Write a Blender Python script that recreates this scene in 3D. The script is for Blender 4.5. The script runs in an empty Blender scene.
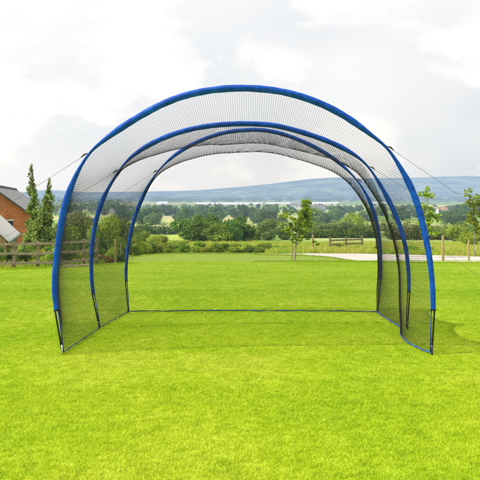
import bpy, math, random
from mathutils import Vector, Matrix, noise
R = math.radians
rnd = random.Random(7)
scn = bpy.context.scene
col = scn.collection
F = 700.0 / 480.0       # focal length as a fraction of the frame width
HZ = 198.0              # eye-level line

# ------------------------------------------------------------------ helpers
def at(px, py, Y):
    return Vector(((px-240)*Y/700.0, Y, (HZ-py)*Y/700.0))

def tag(o, label=None, cat=None, group=None, kind=None):
    if label: o['label'] = label
    if cat: o['category'] = cat
    if group: o['group'] = group
    if kind: o['kind'] = kind
    return o

def empty(name, loc=(0, 0, 0), rz=0):
    o = bpy.data.objects.new(name, None); col.objects.link(o)
    o.location = loc; o.rotation_euler = (0, 0, rz); o.empty_display_size = .2
    return o

class MB:
    """collects shapes; build() links them as one mesh object"""
    def __init__(s): s.v = []; s.f = []
    def add(s, vs, fs):
        n = len(s.v); s.v += [tuple(v) for v in vs]; s.f += [tuple(i+n for i in f) for f in fs]
    def box(s, c, d, M=None):
        x, y, z = d[0]/2, d[1]/2, d[2]/2
        vs = [Vector((a*x, b*y, e*z)) for a in (-1, 1) for b in (-1, 1) for e in (-1, 1)]
        if M is not None: vs = [M @ v for v in vs]
        c = Vector(c)
        s.add([v+c for v in vs], [(0, 1, 3, 2), (4, 6, 7, 5), (0, 4, 5, 1), (2, 3, 7, 6), (0, 2, 6, 4), (1, 5, 7, 3)])
    def tube(s, pts, rad, n=8, caps=True):
        pts = [Vector(p) for p in pts]; m = len(pts)
        if not hasattr(rad, '__len__'): rad = [rad]*m
        vs = []; ref = None
        for i, p in enumerate(pts):
            t = (pts[min(i+1, m-1)]-pts[max(i-1, 0)])
            if t.length < 1e-9: t = Vector((0, 0, 1))
            t.normalize()
            if ref is None:
                ref = t.cross(Vector((0, 0, 1)) if abs(t.z) < .9 else Vector((1, 0, 0))).normalized()
            ref = (ref - t*ref.dot(t)).normalized(); b = t.cross(ref)
            for k in range(n):
                a = 2*math.pi*k/n
                vs.append(p + (ref*math.cos(a)+b*math.sin(a))*rad[i])
        fs = [(i*n+k, i*n+(k+1) % n, (i+1)*n+(k+1) % n, (i+1)*n+k) for i in range(m-1) for k in range(n)]
        if caps:
            fs.append(tuple(range(n-1, -1, -1))); fs.append(tuple((m-1)*n+k for k in range(n)))
        s.add(vs, fs)
    def bar(s, a, b, w, h):
        """a rectangular bar from a to b"""
        a = Vector(a); b = Vector(b); t = (b-a); L = t.length; t.normalize()
        up = Vector((0, 0, 1)) if abs(t.z) < .95 else Vector((1, 0, 0))
        sd = t.cross(up).normalized(); up = sd.cross(t)
        vs = []
        for p in (a, b):
            for i, j in ((-1, -1), (1, -1), (1, 1), (-1, 1)):
                vs.append(p+sd*i*w/2+up*j*h/2)
        s.add(vs, [(3, 2, 1, 0), (4, 5, 6, 7), (0, 1, 5, 4), (1, 2, 6, 5), (2, 3, 7, 6), (3, 0, 4, 7)])
    def mesh(s, name, mat=None, smooth=False):
        me = bpy.data.meshes.new(name); me.from_pydata(s.v, [], s.f)
        if mat: me.materials.append(mat)
        if smooth: me.polygons.foreach_set('use_smooth', [True]*len(me.polygons))
        me.update(); return me
    def build(s, name, mat=None, parent=None, smooth=False):
        o = bpy.data.objects.new(name, s.mesh(name, mat, smooth)); col.objects.link(o)
        if parent: o.parent = parent
        return o

def copy_tree(o, parent=None):
    c = o.copy(); col.objects.link(c)
    if parent: c.parent = parent
    for ch in list(o.children): copy_tree(ch, c)
    return c

def smooth01(t):
    t = max(0., min(1., t)); return t*t*(3-2*t)

def interp(tab, x):
    if x <= tab[0][0]: return tab[0][1]
    for (a, b), (c, d) in zip(tab, tab[1:]):
        if x <= c: return b+(d-b)*(x-a)/(c-a)
    return tab[-1][1]

# ------------------------------------------------------------------ materials
HAZE = (.45, .61, .80)  # pale blue glow painted over far surfaces, standing in for hazy air
def new_mat(name):
    m = bpy.data.materials.new(name); m.use_nodes = True
    nt = m.node_tree; nt.nodes.clear(); return m, nt, nt.nodes, nt.links

def N(nt, t, **kw):
    n = nt.nodes.new(t)
    for k, v in kw.items():
        if k in n.inputs: n.inputs[k].default_value = v
        else: setattr(n, k, v)
    return n

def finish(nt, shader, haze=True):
    """surface to output; haze is painted onto far surfaces as a glow that grows with distance"""
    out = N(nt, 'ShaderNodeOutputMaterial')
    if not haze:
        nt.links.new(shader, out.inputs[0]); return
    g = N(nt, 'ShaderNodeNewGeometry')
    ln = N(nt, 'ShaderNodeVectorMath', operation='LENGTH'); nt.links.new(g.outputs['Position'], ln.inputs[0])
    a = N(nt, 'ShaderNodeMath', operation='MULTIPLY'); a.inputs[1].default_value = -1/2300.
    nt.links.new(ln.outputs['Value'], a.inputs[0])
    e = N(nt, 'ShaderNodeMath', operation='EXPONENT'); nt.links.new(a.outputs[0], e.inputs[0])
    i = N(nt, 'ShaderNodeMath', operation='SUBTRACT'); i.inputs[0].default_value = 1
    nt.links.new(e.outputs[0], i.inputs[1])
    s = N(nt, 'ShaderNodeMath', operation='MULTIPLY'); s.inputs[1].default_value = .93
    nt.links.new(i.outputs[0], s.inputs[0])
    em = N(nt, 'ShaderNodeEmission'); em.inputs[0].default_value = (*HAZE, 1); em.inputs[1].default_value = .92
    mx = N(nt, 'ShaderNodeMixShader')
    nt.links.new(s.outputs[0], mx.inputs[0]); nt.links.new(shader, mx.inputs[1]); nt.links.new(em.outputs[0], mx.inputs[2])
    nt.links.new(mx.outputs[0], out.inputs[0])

def ramp(nt, fac, stops):
    r = N(nt, 'ShaderNodeValToRGB'); el = r.color_ramp.elements
    while len(el) < len(stops): el.new(.5)
    for e, (p, c) in zip(el, stops): e.position = p; e.color = (*c, 1)
    nt.links.new(fac, r.inputs[0]); return r.outputs[0]

def mixc(nt, fac, a, b, mode='MIX'):
    m = N(nt, 'ShaderNodeMix', data_type='RGBA', blend_type=mode)
    if isinstance(fac, (int, float)): m.inputs[0].default_value = fac
    else: nt.links.new(fac, m.inputs[0])
    for s, v in ((6, a), (7, b)):
        if isinstance(v, tuple): m.inputs[s].default_value = (*v, 1)
        else: nt.links.new(v, m.inputs[s])
    return m.outputs[2]

def noise_out(nt, scale, detail=3, rough=.6, coord='obj', stretch=None):
    if coord == 'world': src = N(nt, 'ShaderNodeNewGeometry').outputs['Position']
    else: src = N(nt, 'ShaderNodeTexCoord').outputs['Object']
    if stretch:
        mp = N(nt, 'ShaderNodeMapping'); mp.inputs['Scale'].default_value = stretch
        nt.links.new(src, mp.inputs[0]); src = mp.outputs[0]
    n = N(nt, 'ShaderNodeTexNoise'); n.inputs['Scale'].default_value = scale
    n.inputs['Detail'].default_value = detail; n.inputs['Roughness'].default_value = rough
    nt.links.new(src, n.inputs['Vector']); return n.outputs['Fac']

def principled(nt, color, rough=.8, bump=None, bstr=.3, bdist=.01, metallic=0., spec=.3):
    p = N(nt, 'ShaderNodeBsdfPrincipled'); p.inputs['Roughness'].default_value = rough
    p.inputs['Metallic'].default_value = metallic; p.inputs['Specular IOR Level'].default_value = spec
    if isinstance(color, tuple): p.inputs['Base Color'].default_value = (*color, 1)
    else: nt.links.new(color, p.inputs['Base Color'])
    if bump is not None:
        b = N(nt, 'ShaderNodeBump'); b.inputs['Strength'].default_value = bstr; b.inputs['Distance'].default_value = bdist
        nt.links.new(bump, b.inputs['Height']); nt.links.new(b.outputs[0], p.inputs['Normal'])
    return p.outputs[0]

def simple_mat(name, c1, c2, scale=8., rough=.8, bstr=.3, bdist=.01, metallic=0., stretch=None, haze=False, spec=.3):
    m, nt, n, l = new_mat(name)
    f = noise_out(nt, scale, 4, .65, stretch=stretch)
    c = ramp(nt, f, [(.3, c1), (.7, c2)])
    finish(nt, principled(nt, c, rough, f, bstr, bdist, metallic, spec), haze); return m

def leaf_mat(name, dark, light, var=.5, scale=.9, haze=True, trans=.35, tip=None):
    m, nt, n, l = new_mat(name)
    f1 = noise_out(nt, scale, 2, .5, coord='world')
    f2 = noise_out(nt, scale*9, 1, .5, coord='world')
    oi = N(nt, 'ShaderNodeObjectInfo')
    a = N(nt, 'ShaderNodeMath', operation='MULTIPLY_ADD'); a.inputs[1].default_value = .45; l.new(f2, a.inputs[0])
    b = N(nt, 'ShaderNodeMath', operation='MULTIPLY'); b.inputs[1].default_value = .55; l.new(f1, b.inputs[0]); l.new(b.outputs[0], a.inputs[2])
    cr = ramp(nt, a.outputs[0], [(.36, dark), (.64, light)])
    hs = N(nt, 'ShaderNodeHueSaturation'); l.new(cr, hs.inputs['Color'])
    mr = N(nt, 'ShaderNodeMapRange'); mr.inputs['To Min'].default_value = 1-var*.5; mr.inputs['To Max'].default_value = 1+var*.5
    l.new(oi.outputs['Random'], mr.inputs[0]); l.new(mr.outputs[0], hs.inputs['Value'])
    mr2 = N(nt, 'ShaderNodeMapRange'); mr2.inputs['To Min'].default_value = .475; mr2.inputs['To Max'].default_value = .515
    l.new(oi.outputs['Random'], mr2.inputs[0]); l.new(mr2.outputs[0], hs.inputs['Hue'])
    p = principled(nt, hs.outputs[0], .6, spec=.25)
    t = N(nt, 'ShaderNodeBsdfTranslucent'); l.new(hs.outputs[0], t.inputs[0])
    mx = N(nt, 'ShaderNodeMixShader'); mx.inputs[0].default_value = trans
    l.new(p, mx.inputs[1]); l.new(t.outputs[0], mx.inputs[2])
    finish(nt, mx.outputs[0], haze); return m

M = {}
def lawn_color(nt):
    f1 = noise_out(nt, .55, 4, .6, coord='world')
    f2 = noise_out(nt, 7., 4, .7, coord='world', stretch=(1, .6, 1))
    f3 = noise_out(nt, 60., 2, .6, coord='world')
    c = ramp(nt, f1, [(.32, (.39, .56, .014)), (.5, (.47, .61, .019)), (.70, (.56, .645, .045))])
    c = mixc(nt, f2, c, (.33, .37, .02), 'MIX') if False else c
    d = ramp(nt, f2, [(.3, (.84, .88, .8)), (.5, (1, 1, 1)), (.75, (1.12, 1.07, 1.6))])
    c = mixc(nt, 1., c, d, 'MULTIPLY')
    e = ramp(nt, f3, [(.3, (.75, .8, .7)), (.65, (1.12, 1.08, 1.2))])
    c = mixc(nt, 1., c, e, 'MULTIPLY')
    # paler, drier turf on the farthest strip
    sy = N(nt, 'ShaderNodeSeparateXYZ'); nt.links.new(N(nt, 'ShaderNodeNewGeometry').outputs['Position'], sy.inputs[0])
    wv = N(nt, 'ShaderNodeMath', operation='MULTIPLY_ADD'); wv.inputs[1].default_value = 5.; nt.links.new(noise_out(nt, .35, 3, .6, coord='world'), wv.inputs[0]); nt.links.new(sy.outputs['Y'], wv.inputs[2])
    mr = N(nt, 'ShaderNodeMapRange'); mr.inputs['From Min'].default_value = 30.6; mr.inputs['From Max'].default_value = 33.2; nt.links.new(wv.outputs[0], mr.inputs[0])
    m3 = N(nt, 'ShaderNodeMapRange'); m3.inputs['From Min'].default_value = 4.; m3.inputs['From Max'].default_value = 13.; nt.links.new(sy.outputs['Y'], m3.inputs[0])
    c = mixc(nt, 1., c, mixc(nt, m3.outputs[0], (1.09, 1.06, 1.), (.76, .84, .9)), 'MULTIPLY')  # turf colour brightened near and darkened farther off, in place of missing blade shade
    return mixc(nt, mr.outputs[0], c, (.34, .45, .06)), f3

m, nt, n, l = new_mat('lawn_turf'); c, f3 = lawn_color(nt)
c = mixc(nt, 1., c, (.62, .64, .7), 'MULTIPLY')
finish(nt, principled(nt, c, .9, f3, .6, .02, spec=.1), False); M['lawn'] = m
m, nt, n, l = new_mat('grass_blade'); c, f3 = lawn_color(nt)
oi = N(nt, 'ShaderNodeNewGeometry')
ri = ramp(nt, oi.outputs['Random Per Island'], [(0, (.78, .86, .6)), (.6, (1.06, 1.04, 1.)), (.93, (1.2, 1.12, 1.5)), (1., (1.55, 1.3, 4.))])
c = mixc(nt, 1., c, ri, 'MULTIPLY')
p = principled(nt, c, .55, spec=.25); t = N(nt, 'ShaderNodeBsdfTranslucent'); l.new(c, t.inputs[0])
mx = N(nt, 'ShaderNodeMixShader'); mx.inputs[0].default_value = .4; l.new(p, mx.inputs[1]); l.new(t.outputs[0], mx.inputs[2])
finish(nt, mx.outputs[0], False); M['blade'] = m

# rough meadow: greens, straw and seed heads
def meadow_color(nt):
    f1 = noise_out(nt, .16, 4, .65, coord='world', stretch=(.5, 1.2, 1))
    return ramp(nt, f1, [(.3, (.22, .37, .02)), (.45, (.37, .49, .04)), (.55, (.49, .48, .09)), (.68, (.33, .48, .035))]), f1
m, nt, n, l = new_mat('meadow_ground'); c, f1 = meadow_color(nt)
finish(nt, principled(nt, c, .95, noise_out(nt, 3, 4), .5, .2, spec=.05)); M['meadow'] = m
m, nt, n, l = new_mat('meadow_blade'); c, f1 = meadow_color(nt)
g = N(nt, 'ShaderNodeNewGeometry')
ri = ramp(nt, g.outputs['Random Per Island'], [(0, (.6, .75, .6)), (.55, (1.05, 1.1, .9)), (.85, (1.5, 1.25, 1.6)), (1., (1.9, 1.4, 2.6))])
c = mixc(nt, 1., c, ri, 'MULTIPLY')
p = principled(nt, c, .7, spec=.15); t = N(nt, 'ShaderNodeBsdfTranslucent'); l.new(c, t.inputs[0])
mx = N(nt, 'ShaderNodeMixShader'); mx.inputs[0].default_value = .3; l.new(p, mx.inputs[1]); l.new(t.outputs[0], mx.inputs[2])
finish(nt, mx.outputs[0], True); M['mblade'] = m

# farmland: colour per field from an attribute
m, nt, n, l = new_mat('farmland')
at_ = N(nt, 'ShaderNodeAttribute', attribute_name='field')
f = noise_out(nt, .03, 5, .7, coord='world'); d = ramp(nt, f, [(.3, (.7, .75, .7)), (.7, (1.25, 1.2, 1.2))])
c = mixc(nt, 1., at_.outputs['Color'], d, 'MULTIPLY')
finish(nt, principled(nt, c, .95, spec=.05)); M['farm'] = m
m, nt, n, l = new_mat('hill_slopes')
f = noise_out(nt, .0035, 6, .8, coord='world', stretch=(.8, .5, 3)); c = ramp(nt, f, [(.42, (.01, .03, .03)), (.5, (.14, .20, .10)), (.60, (.50, .54, .30))])
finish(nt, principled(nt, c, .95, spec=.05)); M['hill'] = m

m, nt, n, l = new_mat('gravel')
f = noise_out(nt, 1.4, 5, .7, coord='world', stretch=(.35, 1.5, 1)); f2 = noise_out(nt, 40, 3, .7, coord='world')
c = ramp(nt, f, [(.30, (.36, .33, .28)), (.44, (.56, .51, .45)), (.7, (.68, .62, .55))])
c = mixc(nt, 1., c, ramp(nt, f2, [(.3, (.7, .7, .7)), (.7, (1.2, 1.2, 1.2))]), 'MULTIPLY')
finish(nt, principled(nt, c, .95, f2, .8, .03, spec=.1), False); M['gravel'] = m

M['leaf_dark'] = leaf_mat('leaf_dark', (.03, .08, .008), (.18, .31, .025))
M['leaf_mid'] = leaf_mat('leaf_mid', (.07, .15, .01), (.31, .44, .035))
M['leaf_light'] = leaf_mat('leaf_light', (.16, .27, .015), (.47, .58, .05))
M['leaf_olive'] = leaf_mat('leaf_olive', (.07, .12, .025), (.29, .34, .08))
M['leaf_conifer'] = leaf_mat('leaf_conifer', (.09, .18, .02), (.38, .54, .08), scale=2.5)
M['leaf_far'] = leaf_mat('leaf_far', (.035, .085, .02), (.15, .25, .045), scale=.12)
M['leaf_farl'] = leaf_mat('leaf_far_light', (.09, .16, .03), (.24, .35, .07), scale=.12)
M['leaf_young'] = leaf_mat('leaf_young', (.11, .23, .01), (.44, .58, .03), scale=3.)
M['bark'] = simple_mat('bark', (.10, .08, .06), (.24, .20, .15), 14, .95, .8, .02, stretch=(1, 1, .3))
M['bark_pale'] = simple_mat('bark_pale', (.22, .19, .14), (.42, .38, .28), 20, .9, .5, .01, stretch=(1, 1, .3))
M['wood'] = simple_mat('weathered_wood', (.16, .13, .085), (.34, .28, .19), 9, .9, .6, .01, stretch=(1, 1, 1))
M['wood_pale'] = simple_mat('pale_stake_wood', (.27, .20, .08), (.47, .37, .18), 9, .9, .5, .01, stretch=(1, 1, .2))
M['wood_red'] = simple_mat('red_brown_wood', (.22, .10, .05), (.40, .20, .11), 6, .9, .5, .01)
M['wire'] = simple_mat('fence_wire', (.16, .16, .15), (.28, .28, .27), 30, .5, .1, .001, .6)

# brick
m, nt, n, l = new_mat('red_brick')
tc = N(nt, 'ShaderNodeTexCoord'); mp = N(nt, 'ShaderNodeMapping'); mp.inputs['Rotation'].default_value = (R(90), 0, 0)
l.new(tc.outputs['Object'], mp.inputs[0])
b = N(nt, 'ShaderNodeTexBrick'); l.new(mp.outputs[0], b.inputs['Vector']); b.inputs['Scale'].default_value = 1
b.inputs['Brick Width'].default_value = .23; b.inputs['Row Height'].default_value = .075; b.inputs['Mortar Size'].default_value = .008
b.inputs['Color1'].default_value = (.42, .115, .05, 1); b.inputs['Color2'].default_value = (.58, .18, .08, 1); b.inputs['Mortar'].default_value = (.35, .28, .22, 1)
f = noise_out(nt, 1.2, 5, .7); c = mixc(nt, 1., b.outputs[0], ramp(nt, f, [(.3, (.72, .7, .7)), (.7, (1.15, 1.15, 1.15))]), 'MULTIPLY')
finish(nt, principled(nt, c, .9, b.outputs[1], .3, .01, spec=.1), False); M['brick'] = m
# slates
m, nt, n, l = new_mat('slate_tiles')
tc = N(nt, 'ShaderNodeTexCoord'); b = N(nt, 'ShaderNodeTexBrick'); mp = N(nt, 'ShaderNodeMapping'); mp.inputs['Rotation'].default_value = (0, 0, R(90))
l.new(tc.outputs['UV'], mp.inputs[0]); l.new(mp.outputs[0], b.inputs['Vector']); b.inputs['Scale'].default_value = 1
b.inputs['Brick Width'].default_value = .3; b.inputs['Row Height'].default_value = .25; b.inputs['Mortar Size'].default_value = .012
b.inputs['Color1'].default_value = (.20, .20, .215, 1); b.inputs['Color2'].default_value = (.30, .30, .32, 1); b.inputs['Mortar'].default_value = (.09, .09, .10, 1)
f = noise_out(nt, .8, 5, .7); c = mixc(nt, 1., b.outputs[0], ramp(nt, f, [(.3, (.75, .75, .75)), (.7, (1.2, 1.2, 1.15))]), 'MULTIPLY')
finish(nt, principled(nt, c, .7, b.outputs[1], .4, .02, spec=.2), False); M['slate'] = m
M['sheet_roof'] = simple_mat('pale_sheet_roof', (.42, .41, .39), (.60, .58, .55), 3, .6, .2, .01, stretch=(1, 3, 1))
M['trim_dark'] = simple_mat('dark_trim', (.05, .05, .05), (.10, .10, .10), 5)
M['board'] = simple_mat('timber_boards', (.24, .16, .09), (.44, .32, .19), 5, .9, .4, .01, stretch=(6, 6, .3))
M['gutter'] = simple_mat('green_gutter', (.10, .18, .12), (.16, .25, .17), 5)
M['render_white'] = simple_mat('white_render', (.62, .60, .56), (.78, .76, .72), 2, haze=True)
M['tile_far'] = simple_mat('clay_roof', (.34, .16, .10), (.45, .24, .16), 2, haze=True)
M['slate_far'] = simple_mat('grey_roof', (.16, .16, .17), (.24, .24, .25), 2, haze=True)
M['glass_dark'] = simple_mat('window_pane', (.02, .025, .03), (.05, .055, .06), 2, .15, haze=True)
M['polythene'] = simple_mat('polythene', (.60, .58, .54), (.78, .76, .71), .1, .4, haze=True)

# tunnel materials
m, nt, n, l = new_mat('blue_sleeve_fabric')
f = noise_out(nt, 9, 5, .68, stretch=(1, 3, 1)); f2 = noise_out(nt, 24, 3, .6, stretch=(1, 2, 1)); w = noise_out(nt, 500, 1, .5)
c = ramp(nt, f, [(.3, (.001, .045, .33)), (.5, (.002, .072, .45)), (.65, (.003, .10, .58)), (.78, (.008, .15, .70))])
mb = N(nt, 'ShaderNodeMath', operation='MULTIPLY_ADD'); mb.inputs[1].default_value = .35; l.new(f2, mb.inputs[0]); l.new(f, mb.inputs[2])
sh = principled(nt, c, .5, mb.outputs[0], .75, .016, spec=.22); finish(nt, sh, False); M['blue'] = m
M['navy_tape'] = simple_mat('navy_hem_tape', (.012, .035, .16), (.03, .09, .34), 12, .6, .4, .004)
M['black_pole'] = simple_mat('black_pole', (.012, .012, .014), (.03, .03, .032), 30, .35, .1, .001, spec=.5)
M['black_cloth'] = simple_mat('black_cuff', (.01, .01, .013), (.03, .03, .035), 30, .9)
M['silver'] = simple_mat('zinc_peg', (.45, .45, .45), (.7, .7, .7), 30, .3, .1, .001, .8)
M['net'] = simple_mat('black_netting', (.012, .012, .013), (.03, .03, .03), 40, .75, spec=.15)
M['rope'] = simple_mat('guy_rope', (.10, .10, .09), (.20, .19, .17), 60, .8)
M['toggle'] = simple_mat('brown_toggle', (.05, .03, .02), (.12, .08, .05), 30, .6)

# ------------------------------------------------------------------ terrain
PROF = [(-60, -1.0), (-15, -1.02), (0, -1.225), (3.4, -1.375), (6.8, -1.527), (8.4, -1.578), (10, -1.645), (14, -1.83), (20, -2.13), (30, -2.70),
        (40, -3.15), (60, -4.02), (100, -5.7), (150, -7.7), (200, -9.7), (300, -12.4), (450, -14), (700, -14.6), (1200, -15), (2500, -15), (60000, -15)]
def ground(X, Y):
    z = interp(PROF, Y)
    z -= .24*smooth01((-X-3)/6)*smooth01((Y-14)/12)*(1-smooth01((Y-45)/60))
    if Y > 70:
        k = smooth01((Y-70)/150)
        z += k*1.3*noise.noise(Vector((X*.011, Y*.008, 3.3))) + k*smooth01((Y-600)/900)*2*noise.noise(Vector((X*.0016, Y*.0014, 9.)))
    return z
def Yat(py, X_over=0.):
    lo, hi = 3., 5000.
    for _ in range(50):
        mid = (lo*hi)**.5
        y = HZ-700*ground(X_over*mid, mid)/mid
        if y > py: lo = mid
        else: hi = mid
    return mid
def on_ground(px, py):
    Y = Yat(py, (px-240)/700.); X = (px-240)*Y/700.
    return Vector((X, Y, ground(X, Y)))
def gz(px, Y):
    X = (px-240)*Y/700.; return Vector((X, Y, ground(X, Y)))

lo_e = [(262, 255.0), (303, 255.6), (320, 256.6), (336, 258.2), (345, 260.2), (356, 261.8), (400, 262.6), (480, 263), (600, 263), (800, 263)]
hi_e = [(262, 254.4), (303, 254.0), (320, 254.0), (336, 254.0), (345, 254.1), (356, 254.2), (400, 255.0), (480, 257.2), (600, 258), (800, 258)]
def track_band(px):
    return Yat(interp(lo_e, px), (px-240)/700.), Yat(interp(hi_e, px), (px-240)/700.)
def lawn_edge(X):
    """how far the mown lawn reaches"""
    e = 38.8 + .5*noise.noise(Vector((X*.35, 0, 1)))
    if X < -5.2: e -= 10.2*smooth01((-5.2-X)/.8)
    lo, hi = 20., e          # stop at the near edge of the gravel track
    def on(Y):
        px = 240+700*X/Y
        return px > 262 and Y > Yat(interp(lo_e, min(px, 800)), X/Y)+.25
    if X > .8 and on(e):
        for _ in range(24):
            mid = (lo+hi)/2
            if on(mid): hi = mid
            else: lo = mid
        e = lo
    return e
_le = {}
def lawn_edge_c(X):
    k = round(X, 1)
    if k not in _le: _le[k] = lawn_edge(k)
    return _le[k]

def axis(lims, n0):
    out = []
    for a, b, d in lims:
        k = max(1, int(round((b-a)/d)))
        out += [a+(b-a)*i/k for i in range(k)]
    out.append(lims[-1][1]); return out

# mown lawn: a fine sheet that undulates slightly
def sheet(name, mat, xs, ys, zoff=0., keep=None, uneven=0.):
    idx = {}; vs = []; fs = []
    for j, Y in enumerate(ys):
        for i, X in enumerate(xs):
            idx[i, j] = len(vs); z = ground(X, Y)+zoff
            if uneven: z += uneven*noise.noise(Vector((X*.9, Y*.9, 0)))
            vs.append((X, Y, z))
    for j in range(len(ys)-1):
        for i in range(len(xs)-1):
            if keep is None or keep((xs[i]+xs[i+1])/2, (ys[j]+ys[j+1])/2):
                fs.append((idx[i, j], idx[i+1, j], idx[i+1, j+1], idx[i, j+1]))
    mb = MB(); mb.v = vs; mb.f = fs
    o = mb.build(name, mat, smooth=True); o['kind'] = 'structure'; return o

lawn_o = sheet('lawn', M['lawn'], axis([(-60, -16, 4), (-16, 16, .4), (16, 60, 4)], 0), axis([(-40, 0, 4), (0, 42, .4)], 0), 0., lambda X, Y: Y < lawn_edge_c(X))

# the wider ground: meadow near, patchwork of fields beyond, one sheet to the horizon
FIELDS = [(.24, .33, .06), (.34, .38, .10), (.18, .29, .05), (.40, .38, .16), (.28, .36, .09), (.16, .25, .045), (.36, .41, .12)]
def field_color(X, Y):
    if Y < 66: return (.2, .26, .035)
    # strips the photograph shows, by bearing and distance
    px = 240+700*X/Y
    u = X*.92+Y*.18 + 14*noise.noise(Vector((X*.004, Y*.004, 0))); v = Y**.5*9 - X*.05
    if Y < 260:
        if 150 < px < 205 and 85 < Y < 150: return (.36, .42, .07)
        if px > 285 and 62 < Y < 100: return (.32, .40, .14)
        cell = (int(u//70), int(Y//55))
    elif Y < 700: cell = (int(u//150)+100, int(Y//110))
    else: cell = (int(u//330)+500, int((Y**.5)//4))
    r = random.Random(cell[0]*7919+cell[1]*104729+5)
    return FIELDS[r.randrange(len(FIELDS))]
ysg = [24.]
while ysg[-1] < 20000:
    y = ysg[-1]; ysg.append(y+max(.8, y*.018))
rays = [(-1.6+3.2*i/260) for i in range(261)]
mb = MB(); W = len(rays); cols = []; mats = []
for Y in ysg:
    for r in rays:
        X = r*(Y+12); mb.v.append((X, Y, ground(X, Y)-.03*(1-smooth01((Y-40)/8))))
for j in range(len(ysg)-1):
    for i in range(W-1):
        a = j*W+i; mb.f.append((a, a+1, a+W+1, a+W))
        Yc = (ysg[j]+ysg[j+1])/2; Xc = (rays[i]+rays[i+1])/2*(Yc+12)
        cols.append(field_color(Xc, Yc)); mats.append(0 if Yc < 64 else 1)
go = mb.build('farmland', M['meadow']); go.data.materials.append(M['farm']); go['kind'] = 'structure'
go.data.polygons.foreach_set('material_index', mats)
ca = go.data.color_attributes.new('field', 'FLOAT_COLOR', 'CORNER')
flat = []
for c in cols: flat += [c[0], c[1], c[2], 1.]*4
ca.data.foreach_set('color', flat)

# hills on the far side of the valley
def hills(name, Y0, ridge, seed, depth):
    mb = MB(); nx = 240; ny = 24
    for j in range(ny+1):
        t = j/ny; Y = Y0+depth*t
        for i in range(nx+1):
            px = -500+1480*i/nx; X = (px-240)*(Y0+depth)/700.
            H = (HZ-interp(ridge, px))*(Y0+depth)/700.+15
            pr = math.sin(t*math.pi/2)**1.2
            n_ = noise.fractal(Vector((X*.0006+seed, Y*.0006, 0)), 1., 2., 5)
            z = -17+H*pr+ n_*H*.22*math.sin(t*math.pi)+ n_*2.*t
            mb.v.append((X, Y, z))
    for j in range(ny):
        for i in range(nx):
            a = j*(nx+1)+i; mb.f.append((a, a+1, a+nx+2, a+nx+1))
    o = mb.build(name, M['hill'], smooth=True); o['kind'] = 'structure'; return o
hills('hills', 5200, [(-500, 193), (-100, 192), (0, 194), (60, 194.5), (110, 193.5), (150, 192), (200, 190), (240, 186.8), (280, 183), (308, 179.8), (330, 178.6),
                      (352, 179.3), (400, 178.3), (440, 176.6), (480, 176.2), (600, 180), (980, 188)], 0., 3200)
hills('hills', 9500, [(-500, 192), (0, 192), (30, 192.5), (57, 190), (85, 192.5), (130, 192), (200, 190.5), (280, 186), (400, 184), (980, 186)], 40., 5000)

# gravel track that comes in from the right and bends away
mb = MB(); nn = 14; pxs = [262+(800-262)*i/160 for i in range(161)]
for px in pxs:
    a, b = track_band(px)
    a += .35*noise.noise(Vector((px*.11, 0, 0))); b += .5*noise.noise(Vector((px*.09, 5, 0)))
    for k in range(nn+1):
        Y = a+(b-a)*k/nn; X = (px-240)*Y/700.; mb.v.append((X, Y, ground(X, Y)+.035))
for i in range(len(pxs)-1):
    for k in range(nn):
        a = i*(nn+1)+k; mb.f.append((a, a+nn+1, a+nn+2, a+1))
tr = mb.build('gravel_track', M['gravel'], smooth=True); tr['kind'] = 'structure'

# ------------------------------------------------------------------ grass as stuff
def tuft(name, mat, nb, h0, h1, w, spread, lean, seed, seg=3):
    r = random.Random(seed); mb = MB()
    for _ in range(nb):
        a = r.random()*6.283; d = spread*math.sqrt(r.random()); base = Vector((math.cos(a)*d, math.sin(a)*d, -.004))
        h = r.uniform(h0, h1); th = r.random()*6.283; ln = r.uniform(.1, 1)*lean*h
        dr = Vector((math.cos(th), math.sin(th), 0)); f = r.random()*6.283; sd = Vector((math.cos(f), math.sin(f), 0))*w*.5*r.uniform(.7, 1.3)
        vs = []
        for k in range(seg):
            t = k/seg; p = base+dr*ln*t*t+Vector((0, 0, h*t*(1-.25*lean*t))); q = 1-.6*t
            vs += [p-sd*q, p+sd*q]
        vs.append(base+dr*ln+Vector((0, 0, h*(1-.25*lean))))
        fs = [(2*k, 2*k+1, 2*k+3, 2*k+2) for k in range(seg-1)]+[(2*seg-2, 2*seg-1, 2*seg)]
        mb.add(vs, fs)
    o = mb.build(name, mat); return o

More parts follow.
